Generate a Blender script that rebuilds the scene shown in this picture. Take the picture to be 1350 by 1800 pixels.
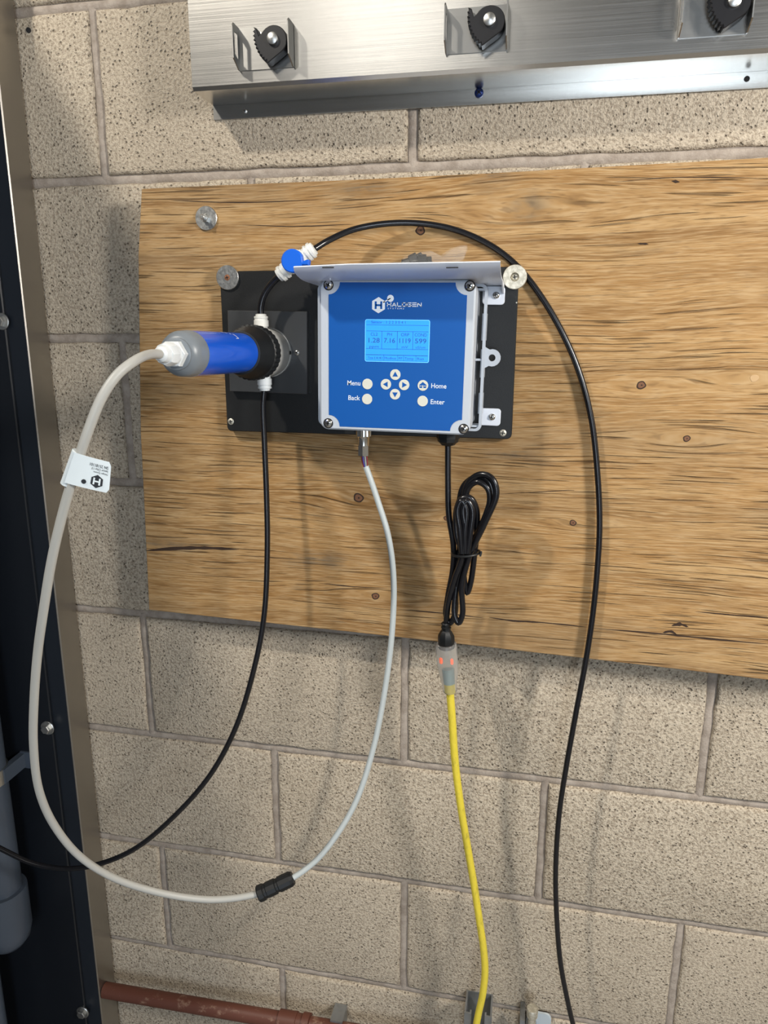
import bpy, bmesh, math, random
from mathutils import Vector, Matrix
random.seed(11)
for o in list(bpy.data.objects): bpy.data.objects.remove(o)
scene = bpy.context.scene
COL = scene.collection
ZO = 1.95            # height of the measuring origin (a mortar joint near the top of the picture) above the floor

# ------------------------------------------------------------------ camera
CAM = Vector((0.56234670, -0.93604401, -0.40467811))
YAW, PITCH, ROLL, FPX = 0.1981404, -0.23710589, 0.00267534, 1270.0
cy, sy, cp, sp, cr, sr = math.cos(YAW), math.sin(YAW), math.cos(PITCH), math.sin(PITCH), math.cos(ROLL), math.sin(ROLL)
FWD = Vector((-sy*cp, cy*cp, sp)); RT0 = Vector((cy, sy, 0)); UP0 = RT0.cross(FWD)
RT = cr*RT0 + sr*UP0; UP = -sr*RT0 + cr*UP0
cd = bpy.data.cameras.new('camera'); cam = bpy.data.objects.new('camera', cd); COL.objects.link(cam)
cd.sensor_fit = 'VERTICAL'; cd.sensor_height = 36; cd.sensor_width = 27; cd.lens = FPX*36/1800
cd.clip_start = 0.02
m = Matrix((RT, UP, -FWD)).transposed().to_4x4(); m.translation = CAM + Vector((0, 0, ZO))
cam.matrix_world = m
scene.camera = cam
# ------------------------------------------------------------------ world, lights, exposure
w = bpy.data.worlds.new('world'); scene.world = w; w.use_nodes = True
bg = w.node_tree.nodes['Background']; bg.inputs[0].default_value = (0.62, 0.76, 1.0, 1); bg.inputs[1].default_value = 0.6
def area(name, loc, target, sx, sy_, power, col):
    l = bpy.data.lights.new(name, 'AREA'); l.shape = 'RECTANGLE'; l.size = sx; l.size_y = sy_
    l.energy = power; l.color = col
    o = bpy.data.objects.new(name, l); COL.objects.link(o)
    o.location = Vector(loc); d = Vector(target) - Vector(loc)
    o.rotation_euler = d.to_track_quat('-Z', 'Y').to_euler()
    return o
area('side_window', (1.72, -0.98, 0.02+ZO), (0.85, 0, -0.9+ZO), 0.24, 0.30, 27, (1.0, 0.955, 0.89))
area('high_lamp', (-0.80, -1.50, 1.30+ZO), (0.3, 0, -0.1+ZO), 0.12, 0.12, 46, (1.0, 0.93, 0.82))
area('clerestory', (-0.42, -4.5, 1.55+ZO), (0.2, 0, -0.1+ZO), 1.0, 1.2, 12, (1.0, 0.96, 0.90))
area('door_daylight', (1.25, -4.5, -0.75+ZO), (0.7, 0, -0.9+ZO), 1.0, 2.1, 50, (0.77, 0.88, 1.0))
vs = scene.view_settings
vs.view_transform = 'Standard'; vs.look = 'None'; vs.gamma = 1.0; vs.use_curve_mapping = False; vs.exposure = 0.0
try:
    scene.cycles.use_denoising = True; scene.cycles.use_adaptive_sampling = True; scene.cycles.adaptive_threshold = .05; scene.cycles.adaptive_min_samples = 16; scene.cycles.max_bounces = 5; scene.cycles.diffuse_bounces = 2; scene.cycles.glossy_bounces = 3; scene.cycles.transmission_bounces = 6
except Exception: pass

# ------------------------------------------------------------------ helpers
def at(px, py, t):
    """point (x, t, z) seen at a pixel of the 1350 x 1800 photograph, t metres in front of the block wall"""
    d = FWD + RT*((px-675)/FPX) - UP*((py-900)/FPX)
    s = (-t - CAM.y)/d.y
    p = CAM + d*s
    return (p.x, t, p.z)
def W(p): return Vector((p[0], -p[1], p[2] + ZO))

class MB:
    def __init__(s, xf=None): s.v, s.f, s.mi, s.xf = [], [], [], xf
    def add(s, vs_, fs, mi=0):
        n = len(s.v)
        s.v += [s.xf(p) if s.xf else p for p in vs_]
        s.f += [tuple(i+n for i in f) for f in fs]; s.mi += [mi]*len(fs)
        return s
    def box(s, x0, x1, t0, t1, z0, z1, mi=0):
        v = [(x, t, z) for x in (x0, x1) for t in (t0, t1) for z in (z0, z1)]
        return s.add(v, [(0,1,3,2),(4,6,7,5),(0,4,5,1),(2,3,7,6),(0,2,6,4),(1,5,7,3)], mi)
    def prism(s, poly, t0, t1, bev=0.0, holes=(), mi=0):
        """outline in the wall's plane (x, z), from depth t0 out to t1, bevelled at the front"""
        if holes:
            bm = bmesh.new()
            loops = []
            for lp in [poly]+list(holes):
                vv = [bm.verts.new((p[0], 0, p[1])) for p in lp]
                for i in range(len(vv)): bm.edges.new((vv[i], vv[(i+1) % len(vv)]))
                loops.append(len(vv))
            bmesh.ops.triangle_fill(bm, edges=bm.edges[:], use_beauty=True)
            bm.verts.index_update()
            pts = [(p.co.x, p.co.z) for p in bm.verts]; tris = [tuple(q.index for q in f.verts) for f in bm.faces]
            bm.free()
            n = len(pts)
            fs = [tuple(t) for t in tris] + [tuple(i+n for i in t) for t in tris]
            b = 0
            for k in loops:
                fs += [(b+i, b+(i+1) % k, b+(i+1) % k+n, b+i+n) for i in range(k)]; b += k
            return s.add([(x, t1, z) for x, z in pts]+[(x, t0, z) for x, z in pts], fs, mi)
        n = len(poly)
        rings = [(poly, t0), (poly, t1-bev)]
        if bev > 0: rings.append((inset(poly, bev), t1))
        v = []; fs = []
        for lp, t in rings: v += [(x, t, z) for x, z in lp]
        for r in range(len(rings)-1):
            fs += [(r*n+i, r*n+(i+1) % n, (r+1)*n+(i+1) % n, (r+1)*n+i) for i in range(n)]
        fs += [tuple(range(n)), tuple(range((len(rings)-1)*n, len(rings)*n))]
        return s.add(v, fs, mi)
    def lathe(s, p, ax, prof, n=24, mi=0, ribs=None):
        """profile [(distance along axis, radius)] round an axis from p"""
        p, ax = Vector(p), Vector(ax).normalized()
        e = Vector((0, 0, 1)) if abs(ax.z) < .9 else Vector((1, 0, 0))
        a = ax.cross(e).normalized(); b = ax.cross(a)
        v = []; fs = []; k = len(prof)
        for j, q in enumerate(prof):
            for i in range(n):
                th = 2*math.pi*i/n
                r = q[1]
                if ribs and len(q) > 2 and q[2] and i % ribs[0] == 0: r -= ribs[1]
                v.append(tuple(p + ax*q[0] + (a*math.cos(th)+b*math.sin(th))*r))
        for j in range(k-1):
            fs += [(j*n+i, j*n+(i+1) % n, (j+1)*n+(i+1) % n, (j+1)*n+i) for i in range(n)]
        if prof[0][1] > 1e-6: fs.append(tuple(range(n)))
        if prof[-1][1] > 1e-6: fs.append(tuple(range((k-1)*n, k*n)))
        return s.add(v, fs, mi)
    def tube(s, pts, r, n=12, sub=6, mi=0):
        pts = smooth(pts, sub) if sub else [Vector(q) for q in pts]
        v = []; fs = []
        d = (pts[1]-pts[0]).normalized()
        a = d.orthogonal().normalized(); prev = d
        for i, q in enumerate(pts):
            d = (pts[min(i+1, len(pts)-1)]-pts[max(i-1, 0)]).normalized()
            a = (prev.rotation_difference(d) @ a); a = (a - d*a.dot(d)).normalized(); prev = d
            b = d.cross(a)
            rr = r(i/(len(pts)-1)) if callable(r) else r
            for j in range(n):
                th = 2*math.pi*j/n
                v.append(tuple(q+(a*math.cos(th)+b*math.sin(th))*rr))
        for i in range(len(pts)-1):
            fs += [(i*n+j, i*n+(j+1) % n, (i+1)*n+(j+1) % n, (i+1)*n+j) for j in range(n)]
        fs += [tuple(range(n)), tuple(range((len(pts)-1)*n, len(pts)*n))]
        return s.add(v, fs, mi)
    def sheet(s, rows, th, mi=0):
        """a grid of points given thickness th along its own normals"""
        R, C = len(rows), len(rows[0])
        P = [[Vector(q) for q in r] for r in rows]; N = []
        for i in range(R):
            N.append([])
            for j in range(C):
                du = P[i][min(j+1, C-1)]-P[i][max(j-1, 0)]; dv = P[min(i+1, R-1)][j]-P[max(i-1, 0)][j]
                nn = du.cross(dv); N[i].append(nn.normalized() if nn.length > 1e-12 else Vector((0, 1, 0)))
        v = [tuple(P[i][j]) for i in range(R) for j in range(C)] + [tuple(P[i][j]+N[i][j]*th) for i in range(R) for j in range(C)]
        o = R*C; fs = []
        for i in range(R-1):
            for j in range(C-1):
                q = (i*C+j, i*C+j+1, (i+1)*C+j+1, (i+1)*C+j); fs += [q, tuple(k+o for k in reversed(q))]
        bd = [(0, j) for j in range(C)]+[(i, C-1) for i in range(1, R)]+[(R-1, j) for j in range(C-2, -1, -1)]+[(i, 0) for i in range(R-2, 0, -1)]
        for k in range(len(bd)):
            a = bd[k][0]*C+bd[k][1]; b = bd[(k+1) % len(bd)]; b = b[0]*C+b[1]
            fs.append((a, b, b+o, a+o))
        return s.add(v, fs, mi)
    def build(s, name, mats, parent=None, sharp=35, label=None):
        me = bpy.data.meshes.new(name)
        me.from_pydata([W(p) for p in s.v], [], s.f)
        if not isinstance(mats, (list, tuple)): mats = [mats]
        for mt in mats: me.materials.append(mt)
        for i, p in enumerate(me.polygons): p.material_index = s.mi[i]
        bm = bmesh.new(); bm.from_mesh(me); bmesh.ops.recalc_face_normals(bm, faces=bm.faces[:]); bm.to_mesh(me); bm.free()
        me.polygons.foreach_set('use_smooth', [True]*len(me.polygons))
        try: me.set_sharp_from_angle(angle=math.radians(sharp))
        except Exception: pass
        me.update()
        o = bpy.data.objects.new(name, me); COL.objects.link(o)
        if parent: o.parent = parent
        if label: o['label'] = label
        return o
def smooth(pts, sub):
    P = [Vector(q) for q in pts]; out = []
    for i in range(len(P)-1):
        p0 = P[i-1] if i else P[0]*2-P[1]; p1, p2 = P[i], P[i+1]; p3 = P[i+2] if i+2 < len(P) else P[-1]*2-P[-2]
        # centripetal Catmull-Rom
        t0 = 0; t1 = max((p1-p0).length, 1e-6)**.5; t2 = t1+max((p2-p1).length, 1e-6)**.5; t3 = t2+max((p3-p2).length, 1e-6)**.5
        for k in range(sub):
            t = t1+(t2-t1)*k/sub
            A1 = p0*((t1-t)/(t1-t0))+p1*((t-t0)/(t1-t0)); A2 = p1*((t2-t)/(t2-t1))+p2*((t-t1)/(t2-t1)); A3 = p2*((t3-t)/(t3-t2))+p3*((t-t2)/(t3-t2))
            B1 = A1*((t2-t)/(t2-t0))+A2*((t-t0)/(t2-t0)); B2 = A2*((t3-t)/(t3-t1))+A3*((t-t1)/(t3-t1))
            out.append(B1*((t2-t)/(t2-t1))+B2*((t-t1)/(t2-t1)))
    out.append(P[-1])
    return out
def inset(poly, d):
    n = len(poly)
    ar = sum(poly[i][0]*poly[(i+1) % n][1]-poly[(i+1) % n][0]*poly[i][1] for i in range(n))
    sg = 1 if ar > 0 else -1; out = []
    for i in range(n):
        a, b, c = Vector(poly[i-1]), Vector(poly[i]), Vector(poly[(i+1) % n])
        d1, d2 = (b-a), (c-b)
        if d1.length < 1e-9: d1 = d2
        if d2.length < 1e-9: d2 = d1
        d1, d2 = d1.normalized(), d2.normalized()
        n1, n2 = Vector((-d1.y, d1.x))*sg, Vector((-d2.y, d2.x))*sg
        mm = n1+n2
        mm = mm.normalized() if mm.length > 1e-6 else n1
        k = d/max(.5, mm.dot(n1))
        out.append((b.x+mm.x*k, b.y+mm.y*k))
    return out
def rrect(x0, x1, z0, z1, r, n=5):
    out = []
    for cx, cz, a0 in ((x1-r, z1-r, 0), (x0+r, z1-r, 90), (x0+r, z0+r, 180), (x1-r, z0+r, 270)):
        for k in range(n+1):
            a = math.radians(a0+90*k/n); out.append((cx+r*math.cos(a), cz+r*math.sin(a)))
    return out
def circ(cx, cz, r, n=20, a0=0): return [(cx+r*math.cos(a0+2*math.pi*k/n), cz+r*math.sin(a0+2*math.pi*k/n)) for k in range(n)]
def tag(o, label, cat, group=None, kind=None):
    if label: o['label'] = label
    if cat: o['category'] = cat
    if group: o['group'] = group
    if kind: o['kind'] = kind
    return o
def thing(name, label, cat, group=None):
    o = bpy.data.objects.new(name, None); o.empty_display_size = .02; COL.objects.link(o)
    return tag(o, label, cat, group)
def struct(o): o['kind'] = 'structure'; return o

# ------------------------------------------------------------------ node material helpers
class S:
    def __init__(s, nt, sock): s.nt, s.k = nt, sock
    def op(s, o, b=None, c=None, rev=False):
        n = s.nt.nodes.new('ShaderNodeMath'); n.operation = o
        ins = [s, b, c]
        if rev: ins = [b, s, c]
        for i, q in enumerate(ins):
            if q is None: continue
            if isinstance(q, S): s.nt.links.new(q.k, n.inputs[i])
            else: n.inputs[i].default_value = q
        return S(s.nt, n.outputs[0])
    def __add__(s, b): return s.op('ADD', b)
    def __radd__(s, b): return s.op('ADD', b)
    def __sub__(s, b): return s.op('SUBTRACT', b)
    def __rsub__(s, b): return s.op('SUBTRACT', b, rev=True)
    def __mul__(s, b): return s.op('MULTIPLY', b)
    def __rmul__(s, b): return s.op('MULTIPLY', b)
    def clamp(s):
        r = s.op('ADD', 0.0); r.k.node.use_clamp = True; return r
    def exp(s): return s.op('POWER', s, rev=False) if False else S(s.nt, s._u('EXPONENT'))
    def _u(s, o):
        n = s.nt.nodes.new('ShaderNodeMath'); n.operation = o; s.nt.links.new(s.k, n.inputs[0]); return n.outputs[0]
def step(v, a, b):       # smooth ramp 0 at a, 1 at b
    n = v.nt.nodes.new('ShaderNodeMapRange'); n.interpolation_type = 'SMOOTHSTEP'
    v.nt.links.new(v.k, n.inputs[0]); n.inputs[1].default_value = a; n.inputs[2].default_value = b
    return S(v.nt, n.outputs[0])
def newmat(name, col=(.5, .5, .5), rough=.5, metal=0., spec=.5, coat=0.):
    m = bpy.data.materials.new(name); m.use_nodes = True
    b = m.node_tree.nodes['Principled BSDF']
    b.inputs['Base Color'].default_value = (*col, 1); b.inputs['Roughness'].default_value = rough
    b.inputs['Metallic'].default_value = metal; b.inputs['Specular IOR Level'].default_value = spec
    b.inputs['Coat Weight'].default_value = coat
    return m
def bs(m): return m.node_tree.nodes['Principled BSDF']
def pos(m):
    g = m.node_tree.nodes.new('ShaderNodeNewGeometry'); x = m.node_tree.nodes.new('ShaderNodeSeparateXYZ')
    m.node_tree.links.new(g.outputs['Position'], x.inputs[0])
    return [S(m.node_tree, x.outputs[i]) for i in range(3)]
def vec(a, b, c):
    nt = a.nt; n = nt.nodes.new('ShaderNodeCombineXYZ')
    for i, q in enumerate((a, b, c)):
        if isinstance(q, S): nt.links.new(q.k, n.inputs[i])
        else: n.inputs[i].default_value = q
    return S(nt, n.outputs[0])
def noise(v, scale=1., detail=2., rough=.5, dist=0.):
    n = v.nt.nodes.new('ShaderNodeTexNoise'); v.nt.links.new(v.k, n.inputs['Vector'])
    n.inputs['Scale'].default_value = scale; n.inputs['Detail'].default_value = detail
    n.inputs['Roughness'].default_value = rough; n.inputs['Distortion'].default_value = dist
    return S(v.nt, n.outputs[0])
def voro(v, scale=1., feature='F1', out=0):
    n = v.nt.nodes.new('ShaderNodeTexVoronoi'); n.feature = feature; v.nt.links.new(v.k, n.inputs['Vector'])
    n.inputs['Scale'].default_value = scale
    return S(v.nt, n.outputs[out])
def mixc(f, a, b):
    nt = f.nt; n = nt.nodes.new('ShaderNodeMix'); n.data_type = 'RGBA'
    nt.links.new(f.k, n.inputs[0])
    for i, q in ((6, a), (7, b)):
        if isinstance(q, S): nt.links.new(q.k, n.inputs[i])
        else: n.inputs[i].default_value = (*q, 1)
    return S(nt, n.outputs[2])
def setin(m, name, s): m.node_tree.links.new(s.k, bs(m).inputs[name])
def bump(m, h, dist, strength=1.):
    nt = m.node_tree; n = nt.nodes.new('ShaderNodeBump'); n.inputs['Distance'].default_value = dist; n.inputs['Strength'].default_value = strength
    nt.links.new(h.k, n.inputs['Height']); nt.links.new(n.outputs[0], bs(m).inputs['Normal'])

# concrete block: tan face, dark open pores, faint per-block tone
M_block = newmat('block_concrete', rough=.95, spec=.15)
X, Y, Z = pos(M_block)
P_ = vec(X, Y, Z)
oi = M_block.node_tree.nodes.new('ShaderNodeObjectInfo'); rnd = S(M_block.node_tree, oi.outputs['Random'])
g1 = noise(P_, 270, 2.0, .6); g2 = noise(P_, 620, 1.0, .5); big = noise(P_, 5, 2, .6)
pits = step(voro(P_, 190), .30, .12) * step(noise(P_, 80, 1, .5), .38, .58)
c = mixc(step(g1, .34, .64), (.285, .232, .172), (.555, .480, .375))
c = mixc(step(g2, .42, .72)*.5, c, (.68, .60, .485))
c = mixc(step(big, .35, .75)*.30, c, (.33, .275, .205))
c = mixc(rnd*.22, c, (.44, .375, .300))
c = mixc(pits*.62, c, (.100, .078, .054))
setin(M_block, 'Base Color', c)
bump(M_block, g1*.8+g2*.3-pits*1.0, .0024, .95)
M_mortar = newmat('mortar', rough=.92, spec=.15)
X, Y, Z = pos(M_mortar); P_ = vec(X, Y, Z)
c = mixc(step(noise(P_, 60, 4, .65), .3, .7), (.285, .240, .200), (.415, .360, .310))
setin(M_mortar, 'Base Color', c); bump(M_mortar, noise(P_, 420, 3, .6), .0012, .7)

# plywood: horizontal grain bent round the knots, checks, grey weathering
KN = [(739, 405, 7.5, 0), (630, 875, 9, 0), (660, 1048, 7, 0), (1127, 677, 7, 0), (1207, 771, 5.5, 0), (1007, 919, 5.5, 0), (1326, 665, 6, 1), (785, 911, 5, 0), (928, 362, 12, 2)]
M_ply = newmat('weathered_plywood', rough=.72, spec=.25)
X, Y, Z = pos(M_ply)
zz = Z + (noise(vec(X*1.3, Z*4.0, 0.0), 1, 2, .5)-.5)*.055 + (noise(vec(X*6, Z*22, 3.0), 1, 2, .5)-.5)*.008
for kx, ky, kr, kk in KN:
    k = at(kx, ky, .045); s_ = kr/1350.0*3.2
    dx = (X-k[0])*(1/(s_*4.5)); dz = (Z-(k[2]+ZO))*(1/s_)
    zz = zz + dz*((dx*dx+dz*dz)*-1.0).exp()*(s_*-.9)
band = noise(vec(X*1.6, zz*60, 0.0), 1, 2, .55)
fib = noise(vec(X*26, zz*430, 5.0), 1, 2, .6)
fib2 = noise(vec(X*60, zz*720, 1.0), 1, 1, .6)
chk = step(noise(vec(X*10, zz*360, 9.0), 1, 1, .45), .61, .70)
chkm = step(noise(vec(X*3, Z*7, 2.0), 1, 2, .5), .34, .56)
grey = step(noise(vec(X*2.6, Z*7.5, 7.0), 1, 3, .62), .48, .68)
stain = step(noise(vec(X*7, zz*26, 13.0), 1, 3, .6), .60, .78)
tone = noise(vec(X*4, zz*16, 21.0), 1, 2, .5)
c = mixc(step(band, .30, .70), (.250, .134, .047), (.430, .270, .118))
c = mixc(step(tone, .35, .65)*.5, c, (.385, .212, .074))
c = mixc(step(fib, .42, .68)*.60, c, (.520, .365, .195))
c = mixc(step(fib, .44, .30)*.42, c, (.150, .076, .028))
c = mixc(step(fib2, .54, .74)*.45, c, (.150, .082, .034))
c = mixc(grey*.42, c, (.215, .150, .083))
c = mixc(stain*.55, c, (.120, .082, .050))
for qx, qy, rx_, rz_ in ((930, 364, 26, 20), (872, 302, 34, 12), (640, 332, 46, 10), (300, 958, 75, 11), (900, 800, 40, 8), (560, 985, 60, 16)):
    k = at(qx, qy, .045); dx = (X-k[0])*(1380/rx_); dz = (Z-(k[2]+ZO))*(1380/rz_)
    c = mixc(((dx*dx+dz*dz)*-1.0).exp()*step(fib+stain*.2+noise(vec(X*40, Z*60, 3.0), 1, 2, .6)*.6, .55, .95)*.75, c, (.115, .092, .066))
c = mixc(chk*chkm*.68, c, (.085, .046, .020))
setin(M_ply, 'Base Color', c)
bump(M_ply, fib*.6+band*.4-chk*chkm*1.4, .0012, .9)
def stainless(name, col, rough, ang=0, streak=.05, bd=.00006):
    m = newmat(name, col, rough, 1.0)
    X, Y, Z = pos(m)
    v = vec(X*5, Y*5, Z*700) if ang == 0 else vec(X*700, Y*700, Z*4)
    n = noise(v, 1, 3, .6); b = noise(vec(X, Y, Z), 9, 3, .6)
    setin(m, 'Roughness', (n*streak*1.6+b*streak)+(rough-streak*1.2))
    bump(m, n, bd, .6)
    return m
M_steel = stainless('brushed_steel', (.66, .645, .61), .24, 0, .05, .00008)
M_clip = stainless('clip_steel', (.37, .365, .35), .36)
M_post = stainless('post_steel', (.40, .378, .345), .38, 1)
M_zinc = newmat('zinc', (.62, .62, .60), .34, 1.0)
X, Y, Z = pos(M_zinc); setin(M_zinc, 'Roughness', noise(vec(X, Y, Z), 300, 3, .6)*.3+.2)
M_zincw = newmat('weathered_zinc', (.66, .63, .54), .5, .75)
X, Y, Z = pos(M_zincw); n_ = noise(vec(X, Y, Z), 260, 4, .65)
setin(M_zincw, 'Base Color', mixc(step(n_, .35, .7), (.52, .49, .40), (.78, .74, .64)))
M_chrome = newmat('nickel', (.74, .73, .70), .2, 1.0)
M_rust = newmat('rusty_screw', (.28, .12, .06), .8, .3)
M_dark = newmat('recess', (.012, .012, .014), .8)
M_panelplate = newmat('black_plastic', (.0165, .0170, .0175), .44, spec=.28)
X, Y, Z = pos(M_panelplate); bump(M_panelplate, noise(vec(X, Y, Z), 900, 2, .5), .0002, .5)
M_mount = newmat('dark_grey_plastic', (.055, .057, .060), .33)
M_black = newmat('black_rubber', (.010, .010, .012), .33)
M_blackmat = newmat('black_moulded', (.007, .008, .009), .46, spec=.4)
M_tube = newmat('black_tube', (.008, .008, .010), .22)
M_cell = newmat('clear_grey_plastic', (.42, .42, .405), .22)
M_cap = newmat('grey_cap', (.185, .210, .235), .36)
M_blue = newmat('sensor_blue', (.004, .105, .70), .22, coat=.3)
M_label = newmat('label_blue', (.004, .090, .375), .42, spec=.3)
M_handle = newmat('valve_blue', (.006, .13, .72), .35)
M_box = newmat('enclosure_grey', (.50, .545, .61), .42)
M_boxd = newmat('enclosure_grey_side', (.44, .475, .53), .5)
M_visor = newmat('white_powder_coat', (.72, .765, .85), .34)
M_white = newmat('white_plastic', (.76, .76, .72), .42)
M_gland = newmat('gland_white', (.74, .78, .80), .4)
M_cream = newmat('button_cream', (.66, .66, .58), .5)
M_print = newmat('white_print', (.72, .78, .86), .5)
M_cable = newmat('grey_cable', (.43, .43, .405), .45)
M_lead = newmat('pale_cable', (.46, .505, .51), .42)
M_navy = newmat('navy_panel', (.007, .009, .013), .34)
M_navyband = newmat('navy_band', (.012, .016, .023), .38)
M_pipe = newmat('grey_pipe', (.055, .070, .095), .30)
M_brown = newmat('brown_painted_pipe', (.115, .037, .022), .55)
X, Y, Z = pos(M_brown); n_ = noise(vec(X*.6, Y, Z), 60, 4, .7)
setin(M_brown, 'Base Color', mixc(step(n_, .56, .72), (.115, .037, .022), (.27, .16, .11)))
M_galv = newmat('galvanised', (.36, .38, .40), .42, .9)
X, Y, Z = pos(M_galv); setin(M_galv, 'Roughness', voro(vec(X, Y, Z), 120)*.25+.34)
M_yellow = newmat('yellow_jacket', (.74, .60, .055), .42)
X, Y, Z = pos(M_yellow); n_ = noise(vec(X*3, Y*3, Z), 45, 4, .7)
setin(M_yellow, 'Base Color', mixc(step(n_, .55, .75)*.7, (.74, .60, .055), (.36, .28, .04)))
bump(M_yellow, noise(vec(X, Y, Z), 110, 3, .6), .0015, .6)
M_paper = newmat('white_sticker', (.72, .80, .84), .4)
M_ink = newmat('black_ink', (.012, .014, .018), .5)
M_blueprint = newmat('screen_ink', (.012, .095, .42), .5)
M_knot = newmat('knot_wood', (.17, .075, .035), .7)
M_bark = newmat('knot_bark', (.035, .018, .010), .8)
M_pale = newmat('pale_knot', (.50, .33, .17), .7)
M_crack = newmat('crack', (.035, .018, .010), .9)
M_bluescrew = newmat('blue_screw', (.008, .03, .16), .35, .5)
M_screen = newmat('lcd_backlight', (.02, .20, .75), .25)
bs(M_screen).inputs['Emission Color'].default_value = (.035, .33, .95, 1); bs(M_screen).inputs['Emission Strength'].default_value = .72
M_clear = newmat('clear_plastic', (.86, .86, .84), .22)
bs(M_clear).inputs['Transmission Weight'].default_value = .85; bs(M_clear).inputs['IOR'].default_value = 1.25
M_film = newmat('bag_film', (.80, .80, .78), .25)
bs(M_film).inputs['Alpha'].default_value = .05
M_glow = newmat('neon_glow', (.8, .1, .03), .5)
bs(M_glow).inputs['Emission Color'].default_value = (1, .16, .05, 1); bs(M_glow).inputs['Emission Strength'].default_value = .7
M_wirer = newmat('wire_red', (.22, .02, .03), .4); M_wireb = newmat('wire_blue', (.06, .06, .28), .4); M_wireg = newmat('wire_grey', (.3, .36, .36), .4)
M_room = newmat('room_paint', (.33, .31, .28), .9)
X, Y, Z = pos(M_room); setin(M_room, 'Base Color', mixc(noise(vec(X, Y, Z), 3, 4, .6), (.26, .245, .22), (.38, .36, .32)))
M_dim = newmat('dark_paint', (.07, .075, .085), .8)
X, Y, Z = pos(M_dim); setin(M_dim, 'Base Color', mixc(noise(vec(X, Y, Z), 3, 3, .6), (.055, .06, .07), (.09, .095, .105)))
M_floor = newmat('floor_concrete', (.3, .29, .27), .8)
X, Y, Z = pos(M_floor); setin(M_floor, 'Base Color', mixc(noise(vec(X, Y, Z), 6, 6, .65), (.22, .21, .195), (.36, .345, .32)))

# ------------------------------------------------------------------ the room
FL = -ZO; CE = 2.45; XL, XR, TF = -1.0, 1.9, 4.6
struct(MB().box(XL, XR, -.3, TF, FL-.1, FL).build('floor', M_floor))
struct(MB().box(XL, XR, -.3, TF, CE, CE+.1).build('ceiling', M_room))
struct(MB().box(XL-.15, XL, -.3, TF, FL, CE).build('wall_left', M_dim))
struct(MB().box(XR, XR+.15, -.3, TF, FL, CE).build('wall_right', M_room))
DX0, DX1, DZ = .70, 1.80, .35           # doorway in the wall behind the photographer
struct(MB().box(XL, DX0, TF, TF+.15, FL, CE).box(DX1, XR, TF, TF+.15, FL, CE).box(DX0, DX1, TF, TF+.15, DZ, CE).build('wall_front', M_room))

# block wall: joints every 0.4064 m along, 0.2035 m up, running bond; mortar is the wall, each block a piece of it
BW, BH, JT = .4064, .2035, .0052
BX0, BX1, K0, K1 = -1.0, 1.9, -4, 9
ZTOP = -K0*BH
wall = MB()
wall.box(XL, XR, -.30, -.006, FL, CE)
wall.box(XL, XR, -.006, 0, ZTOP, CE)
def bead(mb, a, b, horizontal):
    prof = [(-.0068, -.0058), (-.0042, -.0036), (0, -.0026), (.0042, -.0036), (.0068, -.0058)]
    n = max(2, int(abs(b[0]-a[0]+b[1]-a[1])/.05)); v = []; fs = []
    for i in range(n+1):
        q = (a[0]+(b[0]-a[0])*i/n, a[1]+(b[1]-a[1])*i/n); j = random.uniform(-.0009, .0009); dp = random.uniform(-.0006, .0006)
        for o, d in prof:
            v.append((q[0], d+dp, q[1]+o+j) if horizontal else (q[0]+o+j, d+dp, q[1]))
    for i in range(n):
        fs += [(i*5+k, i*5+k+1, i*5+k+6, i*5+k+5) for k in range(4)]
    mb.add(v, fs)
for k in range(K0, K1+1): bead(wall, (BX0, -k*BH), (BX1, -k*BH), True)
courses = []
for k in range(K0, K1+1):
    z1, z0 = -k*BH, max(-(k+1)*BH, FL)
    off = 0.0 if k % 2 == 0 else BW/2
    xs = [i*BW+off+random.uniform(-.003, .003) for i in range(-5, 8)]
    xs = [BX0]+[x for x in xs if BX0+.03 < x < BX1-.03]+[BX1]
    courses.append((k, z0, z1, xs))
    for x in xs[1:-1]: bead(wall, (x, z1), (x, z0), False)
wb = struct(wall.build('wall_back', M_mortar))
def block(x0, x1, z0, z1):
    nx, nz = max(3, int((x1-x0)/.022)), 9; mb = MB(); v = []; fs = []
    pr = random.uniform(-.0012, .0012)
    def edge(): return random.choice((0, 0, .0004, .0009, .0018))
    # outline rings: back, front edge, front face inset
    loop = [(i/nx, 0) for i in range(nx)]+[(1, j/nz) for j in range(nz)]+[(1-i/nx, 1) for i in range(nx)]+[(0, 1-j/nz) for j in range(nz)]
    cx, cz = (x0+x1)/2, (z0+z1)/2; L = len(loop)
    def pt(u, w_, d): 
        x, z = x0+(x1-x0)*u, z0+(z1-z0)*w_
        if u == 0: x += d
        if u == 1: x -= d
        if w_ == 0: z += d
        if w_ == 1: z -= d
        return x, z
    es = [edge() for _ in loop]
    for t, d in ((-.02, 0), (-.0035+pr, 0), (-.0008+pr, .0016), (pr, .0045)):
        for (u, w_), e in zip(loop, es):
            x, z = pt(u, w_, d+(e if t > -.01 else 0)); v.append((x, t, z))
    for r in range(3): fs += [(r*L+i, r*L+(i+1) % L, (r+1)*L+(i+1) % L, (r+1)*L+i) for i in range(L)]
    fs.append(tuple(range(3*L, 4*L)))
    o = mb.add(v, fs).build('block', M_block, wb, sharp=50)
    return o
for k, z0, z1, xs in courses:
    for a, b in zip(xs[:-1], xs[1:]):
        block(a+JT*(a > BX0), b-JT*(b < BX1), z0+(JT if z0 > FL else 0), z1-JT)

p = at(50, 53, .001); MB().prism(circ(p[0], p[2], .0032, 12), -.002, .0018).build('anchor_hole', M_dark, wb)
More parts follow.
